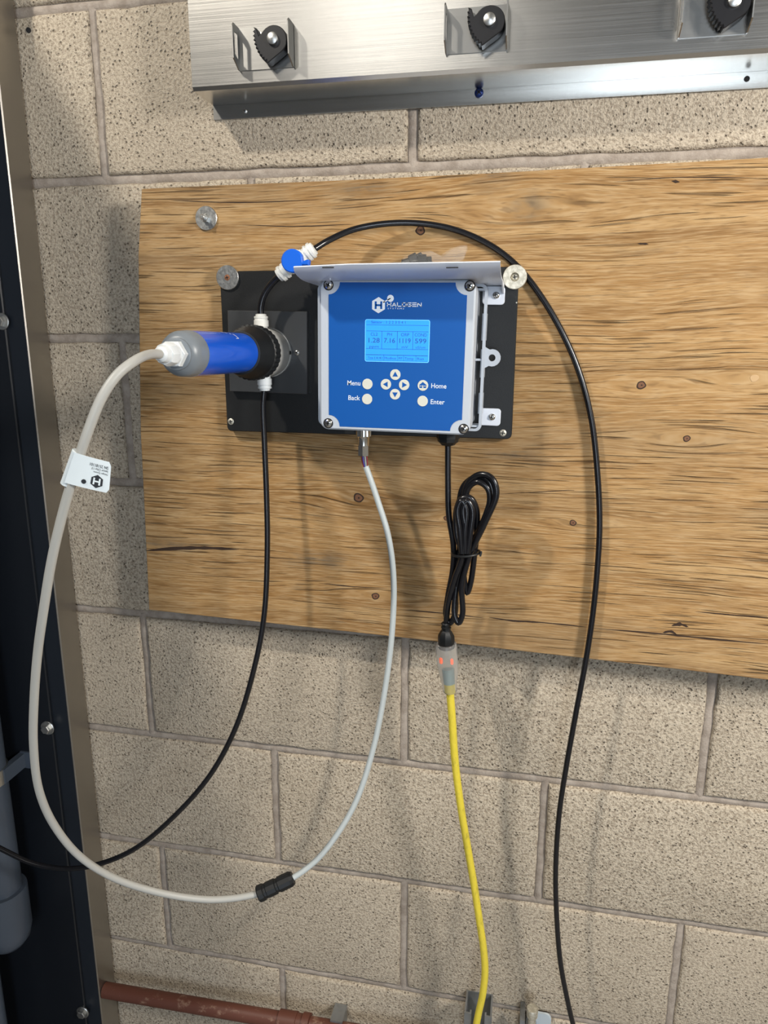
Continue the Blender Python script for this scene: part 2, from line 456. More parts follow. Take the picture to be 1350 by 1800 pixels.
# ------------------------------------------------------------------ plywood board
PF = .045                                   # its face, in front of the blocks
ply = thing('plywood_board', 'large weathered plywood sheet with horizontal grain and knots on the block wall', 'plywood')
pp = [at(249, 332, PF), at(243, 450, PF), at(245, 600, PF), at(247, 760, PF), at(254, 900, PF), at(262, 1072, PF), at(480, 1096, PF), at(700, 1120, PF), at(1000, 1154, PF), at(1350, 1195, PF)]
tp = [at(1350, 277, PF), at(1100, 291, PF), at(850, 305, PF), at(600, 317, PF), at(400, 325, PF)]
rg = 1.22
poly = [(p[0], p[2]) for p in pp]+[(rg, pp[-1][2]-.012), (rg, tp[0][2]+.004)]+[(p[0], p[2]) for p in tp]
MB().prism(poly, PF-.018, PF, .0006).build('sheet', M_ply, ply)
for z in (-.30, -.52, -.74): MB().box(.16, rg-.05, .0016, PF-.018, z-.02, z+.02).build('batten', M_ply, ply)
for kx, ky, kr, kk in KN:
    if kk == 2: continue
    k = at(kx, ky, PF); r = kr/1380.0
    mb = MB()
    pl = [(k[0]+r*1.05*math.cos(a)*(1+.1*math.sin(3*a+kx)), k[2]+r*.95*math.sin(a)*(1+.08*math.cos(2*a+ky))) for a in [2*math.pi*i/18 for i in range(18)]]
    if kk == 1:
        mb.prism(pl, PF-.001, PF+.0003, .0002, mi=1); 
    else:
        mb.prism(pl, PF-.001, PF+.0003, .0002); mb.prism([(k[0]+(x-k[0])*.72, k[2]+(z-k[2])*.72) for x, z in pl], PF-.001, PF+.0005, .0002, mi=1)
        mb.prism(circ(k[0]+r*.1, k[2], r*.2, 8), PF, PF+.0006, mi=0)
    mb.build('knot', [M_bark, M_knot] if kk == 0 else [M_bark, M_pale], ply)
def crack(pts, wd):
    q = [at(a, b, PF) for a, b in pts]; q = smooth(q, 4); n = len(q); up = []; dn = []
    for i, p in enumerate(q):
        h = wd/1380*.5*(math.sin(math.pi*i/(n-1))**.6+.05)*random.uniform(.5, 1.2)
        up.append((p.x, p.z+h)); dn.append((p.x, p.z-h))
    MB().prism(up+dn[::-1], PF-.001, PF+.00025).build('crack', M_crack, ply)
crack([(700, 1071), (780, 1078), (850, 1086)], 2.2); crack([(860, 1085), (900, 1091), (950, 1094), (1030, 1102)], 3)
crack([(1040, 1104), (1150, 1113), (1190, 1117), (1260, 1124), (1350, 1132)], 3.2); crack([(560, 1025), (620, 1031), (680, 1034)], 2)
crack([(1222, 1075), (1290, 1081), (1350, 1086)], 2); crack([(256, 968), (310, 964), (360, 963), (420, 966)], 7); crack([(1180, 318), (1195, 320)], 4)
crack([(1120, 428), (1140, 429)], 3); crack([(850, 870), (1000, 862), (1010, 862)], 1.2); crack([(1180, 1100), (1195, 1097), (1210, 1102)], 6); crack([(1165, 1112), (1180, 1110), (1190, 1116)], 6)
crack([(300, 352), (420, 356), (560, 351)], 1.6); crack([(420, 395), (520, 398), (620, 394)], 1.4); crack([(1080, 320), (1180, 312), (1330, 313)], 1.4)

# ------------------------------------------------------------------ screws, washers
def pan_head(mb, x, z, t, r, h=.0022, mi=0, cross=1):
    mb.lathe((x, t, z), (0, 1, 0), [(0, r), (h*.5, r*.98), (h*.85, r*.75), (h, r*.35), (h, 0)], 18, mi)
    a = random.uniform(0, 1.5)
    for q in (a, a+math.pi/2):
        c_, s_ = math.cos(q), math.sin(q); l, wd = r*.62, r*.14
        pl = [(x+c_*l-s_*wd, z+s_*l+c_*wd), (x-c_*l-s_*wd, z-s_*l+c_*wd), (x-c_*l+s_*wd, z-s_*l-c_*wd), (x+c_*l+s_*wd, z+s_*l-c_*wd)]
        mb.prism(pl, t+h*.4, t+h*1.04, mi=cross)
def washer_disc(x, z, r, t0, th, hole): 
    b = min(.0006, th*.3)
    return MB().lathe((x, t0, z), (0, 1, 0), [(0, hole), (0, r), (th-b, r), (th, r-b), (th, hole+b), (th-b*2, hole), (0, hole)], 40)
p = at(363.5, 384, PF)
t1 = thing('fender_washer', 'large steel washer with nut and threaded stud on plywood above the black plate', 'washer', 'wide washers on the board')
washer_disc(p[0], p[2], .0143, PF, .0028, .004).build('disc', M_zinc, t1)
MB().lathe((p[0], PF+.0028, p[2]), (0, 1, 0), [(0, .0052), (.0042, .0052), (.0048, .0046)], 6).build('nut', M_zinc, t1, 20)
MB().lathe((p[0], PF, p[2]), (0, 1, 0), [(0, .003), (.0135, .003), (.0145, .0022)], 14).build('stud', M_zinc, t1)
p = at(400, 488, .0585)
t2 = thing('fender_washer', 'dull grey washer with rusty screw over top left corner of black plate', 'washer', 'wide washers on the board')
washer_disc(p[0], p[2], .0147, .0572, .0026, .003).build('disc', M_zinc, t2)
mb = MB(); pan_head(mb, p[0], p[2], .0588, .0036, .0016); mb.build('screw', [M_rust, M_dark], t2)
p = at(905, 487, .062)
t3 = thing('fender_washer', 'thick pale washer with recessed screw over top right corner of black plate', 'washer', 'wide washers on the board')
washer_disc(p[0], p[2], .0135, .0572, .0068, .0044).build('disc', M_zincw, t3)
mb = MB(); pan_head(mb, p[0], p[2], .0600, .0041, .0018); mb.build('screw', [M_zincw, M_dark], t3)

# ------------------------------------------------------------------ black backing plate
plate = thing('backing_plate', 'black plastic backing plate screwed to plywood behind sensor and controller', 'plate')
c4 = [at(387, 478, .057), at(911, 480, .057), at(900, 776, .057), at(398, 755, .057)]
x0 = (c4[0][0]+c4[3][0])/2; x1 = (c4[1][0]+c4[2][0])/2
pz = rrect(x0, x1, -.5235, -.3258, .006, 4)
MB().prism(pz, PF, .057, .001).build('plate', M_panelplate, plate)
for px, py in ((406, 741), (884, 761)):
    p = at(px, py, .057); mb = MB(); pan_head(mb, p[0], p[2], .0568, .0042, .0016); mb.build('screw', [M_zincw, M_dark], plate)
p = at(908, 532, .057); MB().prism(circ(p[0], p[2], .0009, 8), .056, .0573).build('pin', M_zincw, plate)

# ------------------------------------------------------------------ controller box
CX, CZ, CR = .4130, -.4266, math.radians(-.8)
def cxf(p):
    a, t, b = p; c_, s_ = math.cos(CR), math.sin(CR)
    return (CX+a*c_-b*s_, t, CZ+a*s_+b*c_)
CT = .1345                       # cover face
def cl(px, py, t=CT):            # controller's own coordinates of a measured point
    p = at(px, py, t); dx, dz = p[0]-CX, p[2]-CZ; c_, s_ = math.cos(-CR), math.sin(-CR)
    return (dx*c_-dz*s_, dx*s_+dz*c_)
ctl = thing('water_quality_controller', 'blue fronted controller box with lit screen and white visor on the black plate', 'controller')
HW, HH = .0860, .0822
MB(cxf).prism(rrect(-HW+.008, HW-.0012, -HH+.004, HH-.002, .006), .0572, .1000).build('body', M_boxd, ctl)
cov = MB(cxf).prism(rrect(-HW, HW, -HH, HH, .010), .0990, CT, .0018).build('cover', M_box, ctl)
# mounting base: a rimmed frame round the body, wider on both sides
bx0, bx1, bz0, bz1 = -.1030, .0952, -.0838, .0818
mb = MB(cxf)
mb.prism(rrect(bx0, bx1, bz0, bz1, .007), .0745, .0835, 0, [rrect(bx0+.0028, bx1-.0032, bz0+.003, bz1-.003, .005)])
mb.box(bx0+.002, bx0+.012, .0572, .0755, bz0+.004, bz1-.004)
mb.box(-HW+.004, HW-.004, .0572, .066, bz0+.006, bz1-.006)
mb.box(bx1-.0052, bx1, .0640, .0755, -.064, -.040); mb.box(bx1-.0052, bx1, .064, .0755, .02, .050); mb.box(bx1-.005, bx1, .064, .0755, -.022, .010)
for z in (-.0015, -.078, .076): mb.box(HW-.008, bx1-.001, .064, .082, z-.0012, z+.0012)
mb.build('mounting_frame', M_box, ctl)
lx, lz = cl(865, 629, .075)
ang = [math.radians(a) for a in range(-110, 111, 20)]
lug = [(bx1-.001, lz+.0125)]+[(lx+.0098*math.cos(a), lz+.0098*math.sin(a)) for a in reversed(ang)]+[(bx1-.001, lz-.0125)]
MB(cxf).prism(lug, .0715, .0765, 0, [circ(lx, lz, .0040, 16)]).build('lug', M_box, ctl)
for px, py in ((872, 519), (865, 733)):
    a, b = cl(px, py, .062)
    br = MB(cxf).prism(rrect(a-.0155, a+.0100, b-.0105, b+.0100, .004), .0585, .0615, .0006).build('bracket_tab', M_visor, ctl)
    mb = MB(cxf); pan_head(mb, a, b, .0613, .0040, .0030); mb.build('screw', [M_chrome, M_dark], br)
# corner screws, each in a dark well
for px, py in ((577.5, 501), (826, 502.5), (577, 744), (815, 754)):
    a, b = cl(px, py)
    mb = MB(cxf); mb.prism(circ(a, b, .0058, 20), CT-.002, CT+.0003, mi=1); pan_head(mb, a, b, CT-.0005, .0046, .0024)
    mb.build('screw', [M_chrome, M_dark], cov)
# blue label with corners cut round the screws
l0, l1 = cl(578, 620)[0], cl(817, 620)[0]; zt, zb = HH-.0026, -HH+.0040
nt_ = .0128
def notch(cx_, cz_, a0, a1, n=6): return [(cx_+nt_*math.cos(math.radians(a0+(a1-a0)*k/n)), cz_+nt_*math.sin(math.radians(a0+(a1-a0)*k/n))) for k in range(n+1)]
lab = notch(l1, zt, 270, 180)+notch(l0, zt, 360, 270)+notch(l0, zb, 90, 0)+notch(l1, zb, 180, 90)
LT = CT+.0004
label_o = MB(cxf).prism(lab, CT-.0005, LT).build('label', M_label, cov)
# text tools
_h = None
def text2d(st, h, bold=0., sx=1., spacing=1.):
    cu = bpy.data.curves.new('t', 'FONT'); cu.body = st; cu.size = 1; cu.offset = bold; cu.space_character = spacing; cu.resolution_u = 3
    o = bpy.data.objects.new('t', cu); COL.objects.link(o)
    dg = bpy.context.evaluated_depsgraph_get(); ev = o.evaluated_get(dg); me = ev.to_mesh()
    v = [(q.co.x*h/.70*sx, q.co.y*h/.70) for q in me.vertices]; f = [tuple(q.vertices) for q in me.polygons]
    ev.to_mesh_clear(); bpy.data.objects.remove(o); bpy.data.curves.remove(cu)
    return v, f
def put_text(mb, st, a, b, h, t, align='l', width=None, bold=0., spacing=1., mi=0, fn=None):
    v, f = text2d(st, h, bold, 1., spacing)
    if not v: return
    lo, hi = min(q[0] for q in v), max(q[0] for q in v)
    k = width/(hi-lo) if width else 1.
    off = {'l': 0, 'c': -(hi-lo)*k/2, 'r': -(hi-lo)*k}[align]
    pts = [(a+off+(q[0]-lo)*k, t, b+q[1]) for q in v]
    if fn: pts = [fn(q) for q in pts]
    mb.add(pts, f, mi)
PT = LT+.00012
for st, px, py, al, wpx in (('Menu', 633.5, 677.5, 'r', 23), ('Back', 633, 703.5, 'r', 21), ('Home', 758, 682, 'l', 26), ('Enter', 757, 710, 'l', 24)):
    a, b = cl(px, py); mb = MB(cxf); put_text(mb, st, a, b, .0052, PT, al, wpx/1545, .012); mb.build('button_name', M_print, label_o)
# logo: hexagon with a cut-out H, linked dot, wordmark
mb = MB(cxf); a, b = cl(665.5, 536.5); r = 13.2/1545
mb.prism([(a+r*math.cos(math.radians(30+60*k))*.97, b+r*math.sin(math.radians(30+60*k))) for k in range(6)], LT-.0001, PT)
a2, b2 = cl(686.5, 524.5); mb.prism(circ(a2, b2, .0037, 20), LT-.0001, PT)
d = Vector((a2-a, b2-b)).normalized(); n_ = Vector((-d.y, d.x))*.0006; q0 = Vector((a, b))+d*.006; q1 = Vector((a2, b2))
mb.prism([tuple(q0+n_), tuple(q1+n_), tuple(q1-n_), tuple(q0-n_)], LT-.0001, PT)
hh, hw, hb = .0040, .0031, .0011
for sx in (-1, 1): mb.box(a+sx*hw-hb, a+sx*hw+hb, PT, PT+.0001, b-hh, b+hh, 1)
mb.box(a-hw, a+hw, PT, PT+.0001, b-hb*.9, b+hb*.9, 1)
# wordmark letters drawn as flat strokes in a 1 x 1 cell
GL = {'H': [[(0, 0), (0, 1)], [(1, 0), (1, 1)], [(0, .5), (1, .5)]], 'A': [[(0, 0), (.5, 1), (1, 0)], [(.25, .25), (.75, .25)]], 'L': [[(0, 1), (0, 0), (1, 0)]],
      'O': [[(.1, 0), (0, .15), (0, .85), (.1, 1), (.9, 1), (1, .85), (1, .15), (.9, 0), (.1, 0)]], 'G': [[(1, 1), (.1, 1), (0, .85), (0, .15), (.1, 0), (1, 0), (1, .5), (.5, .5)]],
      'E': [[(0, 1), (1, 1)], [(0, .5), (1, .5)], [(0, 0), (1, 0)]], 'N': [[(0, 0), (0, 1), (1, 0), (1, 1)]]}
def stroke(mb, p0, p1, wd, t, mi=0):
    p0, p1 = Vector(p0), Vector(p1); d_ = (p1-p0).normalized(); nn = Vector((-d_.y, d_.x))*wd; e = d_*wd
    v = [p0-e+nn, p1+e+nn, p1+e-nn, p0-e-nn]
    mb.add([(q.x, t, q.y) for q in v], [(0, 1, 2, 3)], mi)
wa, wb_ = cl(681, 538.2), cl(743, 540.2); pitch = (wb_[0]-wa[0])/7
for i, ch in enumerate('HALOGEN'):
    for pl in GL[ch]:
        for u, v_ in zip(pl[:-1], pl[1:]):
            f_ = lambda q: (wa[0]+i*pitch+q[0]*pitch*.72, wa[1]+q[1]*.0036)
            stroke(mb, f_(u), f_(v_), .00042, PT)
a, b = cl(681.5, 543.4); put_text(mb, 'SYSTEMS', a, b, .0015, PT, 'l', 28/1545, 0, 1.5)
mb.build('logo', [M_print, M_label], label_o)
# LCD
sc0, sc1 = cl(642, 561), cl(754, 638); sa0, sb1 = sc0; sa1, sb0 = sc1
M_screenrim = newmat('lcd_rim', (.10, .36, .85), .3); bs(M_screenrim).inputs['Emission Color'].default_value = (.10, .48, 1, 1); bs(M_screenrim).inputs['Emission Strength'].default_value = .75
scr = MB(cxf).prism(rrect(sa0, sa1, sb0, sb1, .0022), LT-.0002, LT+.0002).prism(rrect(sa0+.0008, sa1-.0008, sb0+.0008, sb1-.0008, .0016), LT, LT+.0003, mi=1).build('screen', [M_screenrim, M_screen], label_o)
mb = MB(cxf); ST = LT+.0004; sw, sh = sa1-sa0, sb1-sb0
U = lambda u, v_: (sa0+sw*u, sb1-sh*v_)
def hl(u0, u1, v_, wd=.00022): a0, b0 = U(u0, v_); a1, _ = U(u1, v_); mb.box(a0, a1, ST-.0001, ST, b0-wd, b0+wd)
def vl(u, v0, v1, wd=.00022): a0, b0 = U(u, v0); _, b1 = U(u, v1); mb.box(a0-wd, a0+wd, ST-.0001, ST, b1, b0)
hl(.02, .98, .13); hl(.02, .98, .275); hl(.02, .98, .69); hl(.02, .98, .835, .0003); hl(.02, .98, .965, .00015)
for u in (.265, .505, .745): vl(u, .275, .69)
for u in (.30, .515, .61, .80): vl(u, .835, .965, .00014)
for i, (hd, val, un) in enumerate((('CL2', '1.28', 'ppm'), ('PH', '7.16', ''), ('ORP', '1119', 'mV'), ('COND', '599', 'uS/cm'))):
    cu_ = .145+.24*i
    a, b = U(cu_, .385); put_text(mb, hd, a, b, .0034, ST, 'c', None if i < 3 else .0135, 0)
    a, b = U(cu_, .545); put_text(mb, val, a, b, .0050, ST, 'c', .0125, .008)
    if un: a, b = U(cu_, .665); put_text(mb, un, a, b, .0026, ST, 'c', .0105 if i != 2 else .007, 0)
a, b = U(.10, .095); put_text(mb, 'Sensor : 1 2 2 3 0 4 1', a, b, .0028, ST, 'l', .038)
for st, u, wd in (('Time', .05, .0060), ('14:41', .155, .0088), ('Modbus', .31, .013), ('FF', .535, .0040), ('Temp', .625, .0100), ('Run', .82, .0072)):
    a, b = U(u, .935); put_text(mb, st, a, b, .0026, ST, 'l', wd)
mb.build('readout', M_blueprint, scr)
# buttons
def button(px, py, kind):
    a, b = cl(px, py); r = .0059; mb = MB(cxf); mb.prism(circ(a, b, r, 28), LT-.0002, LT+.0005, .0002)
    t = LT+.0006; k = r*.62
    tri = {'u': [(0, 1), (-.92, -.62), (.92, -.62)], 'd': [(0, -1), (-.92, .62), (.92, .62)], 'l': [(-1, 0), (.62, .92), (.62, -.92)], 'r': [(1, 0), (-.62, .92), (-.62, -.92)]}.get(kind)
    if tri: mb.prism([(a+x*k*.92, b+z*k*.92) for x, z in tri], LT, t, mi=1)
    if kind == 'h':
        mb.prism([(a+x*k, b+z*k) for x, z in [(0, 1.05), (-1.15, .1), (-1.0, .1), (-1.0, -.75), (1.0, -.75), (1.0, .1), (1.15, .1)]], LT, t, mi=1)
        mb.box(a-k*.18, a+k*.18, LT, t+.0001, b-k*.75, b+k*.05)
        for sx in (-1, 1): mb.box(a+sx*k*.6-k*.16, a+sx*k*.6+k*.16, LT, t+.0001, b-k*.32, b-k*.02)
    mb.build('button', [M_cream, M_label], label_o)
for q in ((646, 675, ''), (645.5, 701.5, ''), (695, 658.5, 'u'), (678.5, 675.5, 'l'), (710.5, 676.5, 'r'), (694.5, 693, 'd'), (743.5, 677.5, 'h'), (743, 705, '')): button(*q)
# visor: sheet over the box whose front lip turns up
prof = [(.0580, -.3466), (.0780, -.3461), (.1000, -.3456), (.1200, -.3451), (.1375, -.3445), (.1500, -.3433), (.1600, -.3414), (.1690, -.3388), (.1755, -.3358), (.1790, -.3322)]
ncol = 14; vx0, vx1 = .3115, .5265
rows = []
for t, z in prof:
    f_ = max(0, (t-.169)/.010); rows.append([(vx0+f_*.002+(vx1-vx0-f_*.002)*j/ncol, t, z-.0018*max(0, 1-(j*3.5)/ncol)*f_) for j in range(ncol+1)])
visor = MB().sheet(rows, .0016).build('visor', M_visor, ctl, 60)
for px in (577, 795):
    p = at(px, 470.5, .1775); MB().box(p[0]-.0060, p[0]+.0060, .1760, .1796, p[2]-.0004, p[2]+.0004).build('slot', M_dark, visor)
# turned side ear that carries the visor down to the upper tab
a = at(888, 500, .075)
ear = [(vx1-.0016, .0590, -.3466), (vx1-.0016, .0590, -.3560), (vx1-.0016, .0720, -.3545), (vx1-.0016, .0900, -.3500), (vx1-.0016, .1150, -.3458), (vx1-.0016, .0590, -.3460)]
mb = MB(); mb.add([(x, t, z) for x, t, z in ear[:5]]+[(x+.0016, t, z) for x, t, z in ear[:5]], [(0, 1, 2, 3, 4), (9, 8, 7, 6, 5)]+[(i, (i+1) % 5, (i+1) % 5+5, i+5) for i in range(5)])
mb.build('visor_ear', M_visor, ctl)
# power gland under the box
p = at(787.5, 770, .098)
gz = -.5078
MB().lathe((p[0], .098, gz), (0, 0, -1), [(0, .0135), (.0110, .0135), (.0112, .0125), (.0150, .0120), (.0170, .0095), (.0190, .0080)], 8).build('cable_gland', M_blackmat, ctl, 20)
GLX = p[0]

# ------------------------------------------------------------------ sensor in its flow cell
AX, AZ = .2415, -.4232
sen = thing('chlorine_sensor', 'blue cylindrical sensor with grey end cap standing out from the black plate', 'sensor')
sx = math.radians(.8)
sq = [at(400, 545.5, .066), at(540, 547.6, .066), at(540, 693, .066), at(404, 687.6, .066)]
mp = MB().prism([(q[0], q[2]) for q in sq], .057, .0665, .0006).build('mount_plate', M_mount, sen)
p = at(522, 620, .067); mb = MB(); pan_head(mb, p[0], p[2], .0663, .0032, .0018); mb.build('screw', [M_chrome, M_dark], mp)
AXD = Vector((-.004, 1, .0135)).normalized()
def along(s): q = Vector((AX, .0665, AZ))+AXD*s; return tuple(q)
A0 = along(0)
MB().lathe(A0, AXD, [(0, .0302), (.004, .0302), (.0045, .0294), (.040, .0294), (.041, .0288)], 48).build('flow_cell', M_cell, sen)
q = at(505.5, 620.5, .071); mb = MB().lathe((AX+.0288, .0715, AZ), (1, 0, 0), [(0, .0022), (.0018, .0022), (.0020, .0016)], 10); mb.build('vent_screw', M_blackmat, sen)
MB().lathe(A0, AXD, [(.041, .0280), (.0415, .0305), (.0435, .0308), (.0437, .0318, 1), (.0590, .0318, 1), (.0600, .0300), (.0640, .0292), (.0720, .0283), (.0780, .0268), (.0840, .0252), (.0905, .0240), (.0910, .0222)], 96, ribs=(3, .0012)).build('collar', M_blackmat, sen, 30)
bd = MB().lathe(A0, AXD, [(.085, .0217), (.2165, .0217)], 48).build('barrel', M_blue, sen)
MB().lathe(A0, AXD, [(.2162, .0219), (.2172, .0219)], 48).build('seam_ring', M_cap, sen)
MB().lathe(A0, AXD, [(.2172, .0217), (.2300, .0212), (.2345, .0196), (.2380, .0160), (.2385, .0150), (.2410, .0148), (.2420, .0120)], 48).build('end_cap', M_cap, sen)
mb = MB(); mb.lathe(A0, AXD, [(.2405, .0128), (.2480, .0128), (.2490, .0118)], 6)
mb.lathe(A0, AXD, [(.2485, .0105), (.2530, .0100)], 24); mb.lathe(A0, AXD, [(.2525, .0108), (.2600, .0106), (.2630, .0092)], 8); mb.lathe(A0, AXD, [(.262, .0085), (.2690, .0068), (.2710, .0048)], 20)
mb.build('gland', M_gland, sen, 22)
# small white lettering on the barrel
def barrel_text(q):
    u, t, v_ = q      # u along the axis (m), v round the barrel (m)
    th = v_/.0217; base = Vector(A0)+AXD*u
    return tuple(base+Vector((math.cos(th), 0, math.sin(th)))*.02185)
mb = MB(barrel_text)
for u0, u1, v0, v1 in ((.1290, .1306, .0165, .0250), (.1290, .1360, .0165, .0173), (.1345, .1362, .0240, .0262), (.1400, .1416, .0262, .0300), (.1440, .1465, .0285, .0330)):
    n = 5; mb.add([(u, 0, v0+(v1-v0)*i/n) for i in range(n+1) for u in (u0, u1)], [(2*i, 2*i+1, 2*i+3, 2*i+2) for i in range(n)])
mb.build('lettering', M_print, bd)
FT = .0870
fit_prof = [(0, .0075), (.0030, .0075), (.0032, .0088), (.0105, .0088), (.0112, .0078), (.0125, .0078), (.0130, .0084), (.0150, .0084), (.0156, .0064), (.0175, .0064), (.0180, .0046)]
fx = at(459, 560, FT)[0]
MB().lathe((fx, FT, AZ+.0275), (0, 0, 1), fit_prof, 20).build('push_fitting', M_white, sen, label='white push fitting on top')
MB().lathe((fx+.0015, FT, AZ-.0275), (0, 0, -1), fit_prof, 20).build('push_fitting', M_gland, sen, label='white push fitting underneath')

# ------------------------------------------------------------------ tubing and valve
TR = .0036
tb = MB().tube([(fx, FT, AZ+.040)]+[at(458.5, 541, FT), at(463, 522, .0875), at(472, 506, .088), at(485, 491, .089), at(499, 480, .09)], TR*1.1, 14)
tag(tb.build('water_tube', M_tube), 'short black tube curving from sensor top fitting up to the blue valve', 'tube', 'black water tubing')
vlv = thing('ball_valve', 'small white inline valve with round blue handle in the black tube', 'valve')
vc = Vector(at(523, 459, .09)); e0 = Vector(at(490, 487, .09)); e1 = Vector(at(554, 437, .088)); ax = (e1-e0).normalized()
L0 = (e0-vc).length; L1 = (e1-vc).length
MB().lathe(vc, (0, 1, 0), [(-.013, .0110), (-.012, .0122), (.007, .0122), (.010, .0100)], 28).build('body', M_white, vlv)
for dd, LL in ((-1, L0), (1, L1)):
    MB().lathe(vc, ax*dd, [(.006, .0088), (LL*.42, .0090), (LL*.43, .0080), (LL*.55, .0080), (LL*.56, .0096), (LL*.66, .0096), (LL*.67, .0084), (LL*.74, .0084), (LL*.75, .0095), (LL*.86, .0095), (LL*.87, .0078), (LL*.97, .0074), (LL, .0048)], 20).build('push_fitting', M_white, vlv)
hx, hz = vc.x-.0012, vc.z-.0012
hd = [(hx+.0130*math.cos(math.radians(a)), hz+.0130*math.sin(math.radians(a))) for a in range(15, 346, 15)]
hd = [(hx+.0120, hz-.0050)]+[(hx+.0195, hz-.0052), (hx+.0205, hz+.0005), (hx+.0180, hz+.0012), (hx+.0125, hz-.0008)]+hd[1:-2]
MB().prism(hd, .100, .1075, .0012).build('handle', M_handle, vlv)
rt_pts = [tuple(e1), at(575, 424, .079), at(620, 404, .068), at(680, 393, .060), at(740, 393, .054), at(800, 404, .0505), at(860, 430, .0495), at(905, 464, .0492), at(945, 512, .0495), at(990, 588, .0505), at(1020, 660, .0515), at(1040, 740, .0525), at(1050, 830, .053), at(1054, 920, .0535), at(1050, 1000, .0535), at(1042, 1080, .0535), at(1030, 1160, .054), at(1013, 1250, .055), at(995, 1350, .056), at(983, 1430, .056), at(977, 1520, .056), at(978, 1600, .056), at(985, 1690, .056), at(1000, 1770, .056), at(1022, 1860, .056), at(1040, 1960, .058)]
lastp = rt_pts[-1]; rt_pts += [(lastp[0]+.005, .06, lastp[2]-.12), (lastp[0]+.02, .07, FL+.05), (lastp[0]+.10, .09, FL+TR)]
tag(MB().tube(rt_pts, TR, 14, 7).build('water_tube', M_tube), 'long black tube arching over the controller and hanging down its right side', 'tube', 'black water tubing')
lp = [(fx+.0015, FT, AZ-.040), at(462.5, 712, .0875), at(465, 780, .089), at(468.5, 870, .092), at(470, 960, .096), at(464.5, 1080, .102), at(448, 1170, .108), at(416, 1275, .115), at(371, 1360, .122), at(310, 1431, .130), at(240, 1490, .140), at(180, 1517, .148), at(120, 1527, .155), at(60, 1518, .160), at(10, 1496, .163), at(-50, 1462, .165), at(-130, 1400, .165), (-.42, .165, -1.075), (-.62, .15, -1.07), (-.90, .10, -1.075)]
tag(MB().tube(lp, TR, 14, 7).build('water_tube', M_tube), 'black tube hanging from the sensor and sweeping left behind the grey cable', 'tube', 'black water tubing')

# ------------------------------------------------------------------ grey sensor cable with inline connector, tag and plug
cab = thing('sensor_cable', 'light grey sensor cable drooping in a deep loop from sensor to controller', 'cable')
g0 = Vector(along(.269)); gp = [tuple(g0), tuple(g0+AXD*.018)]+[at(236, 635, .385), at(207, 658, .40), at(180, 697, .41), at(156, 755, .415), at(134, 822, .415), at(111, 900, .412), at(92, 980, .408), at(77, 1070, .40), at(66, 1150, .39), at(60, 1230, .38), at(59, 1310, .368), at(69, 1390, .352), at(95, 1450, .335), at(140, 1505, .315), at(200, 1543, .293), at(280, 1569, .265), at(360, 1581, .240), at(410, 1579, .225), at(456, 1571, .212)]
KR = .0041
MB().tube(gp, KR, 14, 7).build('cable', M_cable, cab)
q0, q1 = Vector(at(454, 1572, .2125)), Vector(at(515, 1543, .196)); dq = q1-q0; LQ = dq.length
mb = MB(); k = [(0, .0095), (.03*LQ, .0105), (.16*LQ, .0105), (.18*LQ, .0092), (.24*LQ, .0092), (.26*LQ, .0098), (.50*LQ, .0098), (.52*LQ, .0085), (.58*LQ, .0085), (.60*LQ, .0098), (.92*LQ, .0096), (LQ, .0080)]
mb.lathe(q0, dq, k, 12, ribs=None)
mb.build('inline_connector', M_blackmat, cab, 20, 'black inline connector')
lead = [tuple(q1), at(533, 1531, .188), at(560, 1508, .176), at(593, 1466, .16), at(626, 1408, .145), at(655, 1320, .130), at(677, 1210, .118), at(690, 1100, .112), at(691.5, 1010, .108), at(682, 940, .104), at(664, 880, .101), at(649, 836, .100), at(643, 820, .0995)]
MB().tube(lead, .0037, 14, 7).build('lead', M_lead, cab, label='paler thinner lead')
p = at(639.5, 757, .0985); PX = p[0]; pl = thing('plug', None, None); pl.parent = cab; 
mb = MB(); mb.lathe((PX, .0985, -.5076), (0, 0, -1), [(0, .0092), (.0015, .0092, 1), (.0115, .0092, 1), (.0125, .0078), (.0145, .0070), (.0225, .0070), (.0230, .0062)], 40, ribs=(4, .0009))
mb.lathe((PX, .0985, -.5300), (0, 0, -1), [(0, .0070), (.0125, .0070), (.0130, .0055)], 6)
bpy.data.objects.remove(pl)
plug = mb.build('plug', M_chrome, cab, 25, 'nickel threaded plug')
we = Vector(lead[-1])
for (dx, dt, mt) in ((-.0030, .001, M_wirer), (-.0008, .003, M_wireb), (.0014, .0025, M_wireg), (.0026, 0, M_wirer), (-.002, -.002, M_black)):
    s0 = Vector((PX+dx, .0985+dt, -.540)); s1 = we+Vector((dx*.5, dt*.5, -.002)); mid = (s0+s1)/2+Vector((dx*.3, dt*.3, 0))
    MB().tube([tuple(s0), tuple(mid), tuple(s1)], .0009, 8, 4, ).build('wire', mt, plug)
# folded sticker flag round the cable
fp = [at(136, 797, .419), at(187, 811, .408), at(194, 818, .408), at(192, 861, .408), at(186, 865.5, .408), at(117.5, 849, .419)]
def flag_uv(u, v_):    # bilinear over the flag, u across from the cable, v down
    tl, tr, bl, br = [Vector(at(*q)) for q in ((131, 795, .4208), (196, 813, .408), (113.5, 848, .4204), (191.5, 867, .408))]
    return (tl*(1-u)+tr*u)*(1-v_)+(bl*(1-u)+br*u)*v_
rows = []
for j in range(9):
    v_ = j/8; cut = .06 if j in (0, 8) else .0
    rows.append([tuple(flag_uv(u*(1-cut), v_)+Vector((0, .0012*math.sin(u*3.1), 0))) for u in [i/8 for i in range(9)]])
flag = MB().sheet(rows, .0004).build('sticker_flag', M_paper, cab, label='white folded sticker with printed marks')
c0, c1 = Vector(at(137, 793, .4155)), Vector(at(116, 851, .4145)); dc = c1-c0
